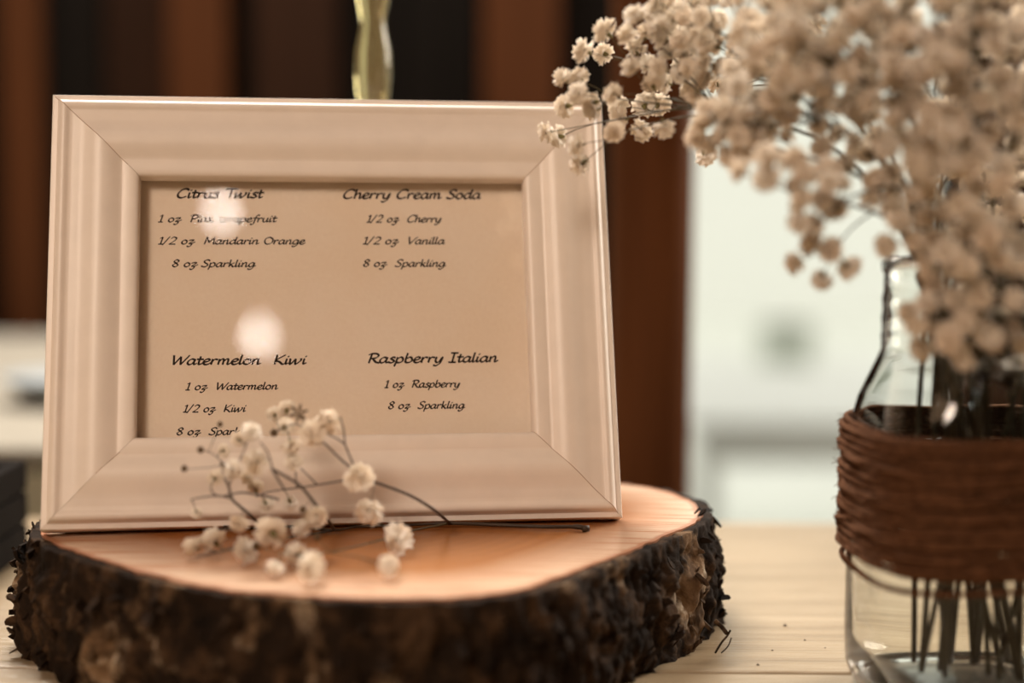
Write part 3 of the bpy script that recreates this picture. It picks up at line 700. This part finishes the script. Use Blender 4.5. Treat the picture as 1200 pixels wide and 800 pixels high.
for (px, py, r, d) in bl:
    p_ = at(px, py, d); s_ = r/FPX*d*1.12; q = nearest(p_, nodes); dr = (p_-q)
    dr = dr.normalized() if dr.length > .001 else Vector((brnd.uniform(-1,1), -0.6, .6)).normalized()
    blossom(sprig, p_, dr, s_)
    if (p_-q).length > s_*.5:
        b = MB(); b.tube([q, (q+p_)/2 + Vector((0,0,.0008)), p_ - dr*s_*.4], .00018, 4); b.build('twig', M['stem'], sprig)
for (px, py, r) in ((464,632,18),(454,662,13),(285,645,14),(251,634,16),(228,641,12),(323,663,10),(348,650,13),(362,664,16)):
    s_ = r/FPX*.50*1.15; zc = LZ + .0016 + s_*.85; p_ = atz(px, py, zc); q = nearest(p_, nodes); dr = (p_-q).normalized() + Vector((0,-.3,.3))
    blossom(sprig, p_, dr.normalized(), s_)
    b = MB(); b.tube([q, (q+p_)/2 + Vector((0,0,.0006)), p_ - dr.normalized()*s_*.3], .0002, 4); b.build('twig', M['stem'], sprig)
for (px, py, d, r) in ((235,527,.513,.0012),(216,549,.513,.0012),(258,497,.52,.001),(321,507,.519,.0014),(372,629,.505,.0013),(300,640,.500,.0014),(355,597,.512,.0013),(262,545,.512,.001)):
    p_ = at(px, py, d); p_.z = max(p_.z, LZ+.0035); q = nearest(p_, nodes); b = MB()
    b.add(*lathe([(0,-r),(r*.7,-r*.7),(r,0),(r*.8,r*.6),(0,r*1.2)], 8, p_)); b.build('bud', M['bud'], sprig)
    if (q-p_).length > .001:
        b = MB(); b.tube([q, p_], .00016, 4); b.build('twig', M['stem'], sprig)
# open seed star at the tip
p0 = at(350, 484, .517); b = MB()
for k in range(6):
    a = 2*PI*k/6+.3; dv = (DX*math.cos(a) + UP*math.sin(a)); sv = (DX*-math.sin(a) + UP*math.cos(a))
    b.add([p0, p0+dv*.0018+sv*.0006, p0+dv*.0038, p0+dv*.0018-sv*.0006], [(0,1,2,3)])
b.build('seed_star', M['bud'], sprig)

# ---------------------------------------------------------------- glass jar with twine
JX, JY = 0.1562, 0.508
jar = empty('glass_jar', (JX, JY, TZ), 'clear glass jar wrapped in brown jute twine, holding the bouquet', 'jar')
outer = [(.0,.0015,1),(.026,.0008,1.2),(.033,.0,1.6),(.0365,.0025,1.6),(.0385,.008,1.6),(.039,.02,1.6),(.039,.05,1.6),(.039,.085,1.6),(.0385,.094,1.5),(.0372,.101,1.2),(.0350,.108,.8),(.0333,.114,.4),(.0325,.118,.1),(.0328,.121,0),(.0330,.1225,0),(.0326,.1245,0),
         (.0329,.1270,0),(.0330,.1285,0),(.0326,.1310,0),(.0328,.1335,0),(.0330,.135,0),(.0325,.1375,0),(.0325,.143,0),(.0334,.1445,0),(.0334,.147,0),(.0322,.1485,0)]
inner = [(.0312,.1478,0),(.0311,.143,0),(.0311,.118,.1),(.0325,.111,.5),(.0350,.1035,1.0),(.0367,.096,1.4),(.0371,.085,1.6),(.0369,.02,1.6),(.0355,.011,1.6),(.032,.0065,1.4),(.020,.0062,1),(.0,.0075,1)]
pr = outer + inner
b = MB(); b.add(*lathe([(r, z) for r, z, e in pr], 96, (JX, JY, TZ), [e for r, z, e in pr]))
rotJ = math.radians(4)
b.v = [(JX + (x-JX)*math.cos(rotJ) - (y-JY)*math.sin(rotJ), JY + (x-JX)*math.sin(rotJ) + (y-JY)*math.cos(rotJ), z) for x, y, z in b.v]
jo = b.build('body', M['glass'], jar)
bm = bmesh.new(); bm.from_mesh(jo.data); bmesh.ops.remove_doubles(bm, verts=bm.verts, dist=1e-6); bmesh.ops.recalc_face_normals(bm, faces=bm.faces); bm.to_mesh(jo.data); bm.free()
def jar_r(a):
    q = 3.6; a -= rotJ; return .0393/((abs(math.cos(a))**q + abs(math.sin(a))**q)**(1/q))
random.seed(3)
b = MB(); z0, z1 = TZ+0.0505, TZ+0.0945
for layer, (pitch, rr, off) in enumerate(((.0020,.00115,.0009),(.0027,.00115,.0025))):
    turns = int((z1-z0)/pitch); pts = []
    for i in range(turns*48+1):
        a = 2*PI*i/48; z = z0 + pitch*i/48 + 0.0016*math.sin(a*1.0+layer*2)*(.4+.6*layer) + .0015*noise.noise(Vector((i*.05,layer*9,0)))
        r = jar_r(a) + off + .0011*noise.noise(Vector((i*.09, 5+layer, 0))); pts.append((JX+r*math.cos(a), JY+r*math.sin(a), z))
    b.tube(pts, [rr*(1+.18*math.sin(i*1.9)) for i in range(len(pts))], 6)
for q_ in range(9):                       # untidy strands crossing the coil
    a0 = random.uniform(0, 2*PI); pts = []; za = random.uniform(z0+.004, z1-.004); dz = random.uniform(-.016, .016)
    for i in range(40):
        a = a0 + i*.08; r = jar_r(a) + .0032 + .0008*math.sin(i*.7+q_); pts.append((JX+r*math.cos(a), JY+r*math.sin(a), min(z1+.001, max(z0, za + dz*i/40 + .001*math.sin(i*.5)))))
    b.tube(pts, random.uniform(.0006,.0011), 5)
# the last slanting turn and its loose end
pts = []
for i in range(97):
    a = PI*1.02 + 2*PI*i/96*1.0; z = TZ + .0470 + 0.0025*math.cos(a) ; r = jar_r(a)+.0012
    pts.append((JX+r*math.cos(a), JY+r*math.sin(a), z))
pts = [(JX-.0455, JY-.004, TZ+.0500)] + pts
b.tube(pts, .0010, 6)
for _ in range(260):
    a = random.uniform(0, 2*PI); z = random.uniform(z0, z1); r = jar_r(a)+.003; p_ = Vector((JX+r*math.cos(a), JY+r*math.sin(a), z)); d = Vector((math.cos(a)*.6+random.uniform(-.8,.8), math.sin(a)*.6+random.uniform(-.8,.8), random.uniform(-.8,.8))).normalized()
    b.tube([p_, p_+d*.0014, p_+d*.0026+Vector((0,0,random.uniform(-.001,.001)))], .00012, 3, cap=False)
b.build('twine_wrap', M['twine'], jar)

# ---------------------------------------------------------------- sprays of baby's breath standing in the jar
random.seed(11)
GA = "baby's breath sprays in the jar"
clusters = [ # px, py, depth, radius px, count, name
 (725,95,.548,70,0,'left'), (835,45,.535,72,46,''), (905,100,.500,66,36,''), (860,150,.500,44,18,''), (935,25,.470,76,34,''), (1020,70,.440,85,34,''), (1120,60,.430,90,32,''),
 (1010,165,.455,62,26,''), (955,225,.470,40,13,''), (1105,185,.420,85,34,''), (1190,140,.430,95,34,''), (1070,255,.440,55,20,''), (1150,300,.420,75,28,''), (1110,380,.425,50,15,''), (1180,415,.440,50,15,''),
 (990,-45,.49,110,40,''), (1130,-50,.47,110,36,''), (1240,60,.45,90,26,''), (1230,260,.44,80,26,''), (1240,380,.44,60,16,''), (1120,110,.52,110,40,''), (1160,240,.54,90,34,''), (890,60,.56,80,20,''), (960,300,.47,36,7,'low')]
LAB = {0:"baby's breath spray arching left over the picture frame's corner", 1:"cream white baby's breath spray at the bouquet's upper left", 2:"baby's breath spray just right of the one over the frame corner",
 3:"small baby's breath spray under the bouquet's left edge against the doorway", 4:"baby's breath spray at the bouquet's top, left of centre", 5:"baby's breath spray with large blurred blossoms near the bouquet's top middle",
 6:"blurred baby's breath spray at the bouquet's top right, leaning to the camera", 7:"baby's breath spray in the middle left of the bouquet, over bright gaps", 8:"baby's breath spray hanging down at the bouquet's left beside the doorway light",
 9:"blurred tan baby's breath spray in the bouquet's centre front", 10:"blurred tan baby's breath spray at the right picture edge, upper half", 11:"baby's breath spray just above the jar mouth's left rim",
 12:"brown shaded baby's breath spray above the jar mouth", 13:"baby's breath spray drooping over the front of the jar neck", 14:"lowest baby's breath spray, drooping over the jar shoulder above the twine",
 15:"baby's breath spray cut by the top picture edge, left of centre", 16:"baby's breath spray cut by the top picture edge, right of centre", 17:"baby's breath spray cut by the right picture edge near the top",
 18:"baby's breath spray cut by the right picture edge at mid height", 19:"baby's breath spray cut by the right picture edge beside the jar neck", 20:"baby's breath spray at the back of the bouquet's upper right",
 21:"baby's breath spray at the back of the bouquet above the jar", 22:"baby's breath spray at the back of the bouquet's upper left", 23:"few-flowered baby's breath spray dangling low against the bright doorway"}
leftpx = [(711,38),(686,60),(708,63),(661,93),(679,93),(664,124),(680,110),(697,128),(641,155),(656,160),(678,170),(682,191),(720,110),(727,126),(728,139),(720,155),(755,124),(771,123),(781,98),(753,151),(778,147),(741,80),(746,58),(745,19),(735,42),(768,16),(771,32),(779,40),(786,63),(799,16),(807,102),(826,181),(757,40),(762,75),(695,120),(765,100),(800,80),(795,45),(812,60),(790,5),(812,30),(770,-8)]
lowpx = [(869,201),(898,184),(900,211),(933,307),(974,293),(993,312),(964,325),(953,286),(930,190)]
rootz = TZ + 0.009
def jarpath(ang, k):
    a0 = random.uniform(0, 2*PI); rr = random.uniform(.004, .024)
    base_ = Vector((JX+.004 + rr*math.cos(a0), JY + rr*math.sin(a0), rootz))
    m = Vector((JX + .022*math.cos(ang), JY + .022*math.sin(ang), TZ+.146)); mid_ = (base_*.5+m*.5) + Vector((random.uniform(-.006,.006), random.uniform(-.006,.006), 0))
    return base_, mid_, m
for ci, (px, py, d, rp, cnt, nm) in enumerate(clusters):
    if nm == 'left': P = [at(x_, y_, .548 + random.uniform(-.014,.016)) for x_, y_ in leftpx]
    elif nm == 'low': P = [at(x_, y_, .475 + random.uniform(-.01,.01)) for x_, y_ in lowpx]
    else:
        P = []; R_ = rp/FPX*d; c0 = at(px, py, d + (.040 if d < .462 else 0)); tries = 0
        while len(P) < cnt*(.85 if ci in (7,8,11,20,21,22) else .80 if ci in (9,10,12,14,17,18,19) else 1.1) and tries < 4000:
            tries += 1
            v_ = Vector((random.gauss(0,.5), random.gauss(0,.5), random.gauss(0,.5)))
            if v_.length > 1.05: continue
            q = c0 + v_*R_
            if all((q-o_).length > .0072 for o_ in P): P.append(q)
    cen = sum(P, Vector())/len(P); ang = math.atan2(cen.y-JY, cen.x-JX)
    base_, mid_, mouth = jarpath(ang, ci)
    dirv = (cen - mouth); hor = Vector((dirv.x, dirv.y, 0))
    ctrl = mouth + Vector((hor.x*.30, hor.y*.30, max(.025, dirv.z*.62)))
    if nm == 'low' or ci in (13,14,19): ctrl = mouth + Vector((hor.x*.6, hor.y*.6, .020))
    tip = cen + (mouth - cen)*.12
    root = empty('flower_spray', base_, LAB[ci], 'flower', GA)
    path = catmull([base_, mid_, mouth, ctrl, tip], 8); n = len(path)
    b = MB(); b.tube(path, [.00105 - .00060*i/(n-1) for i in range(n)], 6); b.build('stem', M['stem'], root)
    # twigs: group blossoms, one twig per group leaving the stem, pedicels fan from its end
    left = list(P); upper = path[int(n*.62):]
    while left:
        s0 = left.pop(0); left.sort(key=lambda q: (q-s0).length); g_ = [s0]
        while left and len(g_) < 6 and (left[0]-s0).length < .017: g_.append(left.pop(0))
        gc = sum(g_, Vector())/len(g_); hub = gc + (cen-gc)*.30 + (mouth-gc).normalized()*.007
        a_ = min(upper, key=lambda q: (q-hub).length + 1.2*abs((q-mouth).length - .72*(hub-mouth).length))
        mm = (a_+hub)/2 + Vector((random.uniform(-.002,.002), random.uniform(-.002,.002), random.uniform(-.001,.003)))
        b = MB(); b.tube(catmull([a_, mm, hub], 4), [.00042 - .00018*i/8 for i in range(9)], 5)
        for q in g_:
            dr = (q-hub).normalized(); sz = random.uniform(.0041,.0050) if nm else random.uniform(.0036,.0045)
            b.tube([hub, (hub+q)/2 + Vector((0,0,random.uniform(-.001,.001))), q - dr*sz*.5], .00020, 4)
            blossom(root, q, (dr + Vector((random.uniform(-.3,.3), random.uniform(-.3,.3), random.uniform(-.1,.4)))).normalized(), sz)
        b.build('twig', M['stem'], root)

# ---------------------------------------------------------------- candlestick behind the frame
cs = Vector((at(437,40,.705).x, .705, TZ)); 
root = empty('glass_candlestick', cs, 'slender yellow green glass candlestick standing behind the picture frame', 'candlestick')
b = MB(); pr = [(0,0),(.034,0),(.036,.003),(.030,.008),(.012,.014),(.007,.022)]
z = .03
while z < .33: 
    pr += [(.0056,z),(.0074,z+.008),(.0082,z+.018),(.0080,z+.028),(.0056,z+.040)]; z += .0435
pr += [(.0070,z),(.012,z+.008),(.013,z+.02),(.0118,z+.02),(.010,z+.01),(0,z+.008)]
b.add(*lathe(pr, 32, cs)); b.build('shaft', M['green_glass'], root)
b = MB(); b.add(*lathe([(0,z+.009),(.0098,z+.009),(.0095,z+.15),(.007,z+.155),(0,z+.156)], 24, cs)); b.build('candle', M['cloth'], root)
b = MB(); b.tube([cs+Vector((0,0,z+.155)), cs+Vector((.0005,0,z+.162)), cs+Vector((.001,0,z+.166))], .0006, 5); b.build('wick', M['black'], root)

# ---------------------------------------------------------------- the two hanging lamps mirrored in the glass
for i, (px, py, L, lab) in enumerate(((259,250,2.6,'bare round bulb on a cord behind the camera, the higher of two'),(304,395,2.6,'bare round bulb on a cord behind the camera, the lower of two'))):
    r = rayat(px, py); P0 = fp(0,0,-.0041) - Vector((0,0,ZC)); t = P0.dot(NN)/r.dot(NN); hp = r*t; rd = r.normalized(); m_ = rd - 2*rd.dot(NN)*NN
    pos = hp + m_*L + Vector((0,0,ZC))
    root = empty('pendant_lamp', pos, lab, 'lamp', 'pendant lamps behind the camera')
    R_ = .019; b = MB(); b.add(*lathe([(0,-R_)] + [(R_*math.sin(a), -R_*math.cos(a)) for a in [PI*k/12 for k in range(1,11)]] + [(.009,.020),(.009,.032)], 24, pos)); b.build('bulb', M['bulb'], root)
    b = MB(); b.add(*lathe([(.0,.032),(.0135,.032),(.0145,.036),(.0145,.062),(.006,.07),(0,.071)], 20, pos)); b.build('socket', M['brass'], root)
    b = MB(); b.tube([pos+Vector((0,0,.068)), Vector((pos.x,pos.y,3.098))], .003, 6); b.build('cord', M['black'], root)
    b = MB(); b.add(*lathe([(0,0),(.05,0),(.05,-.012),(.02,-.025),(0,-.026)], 24, (pos.x,pos.y,3.099))); b.build('ceiling_rose', M['brass'], root)
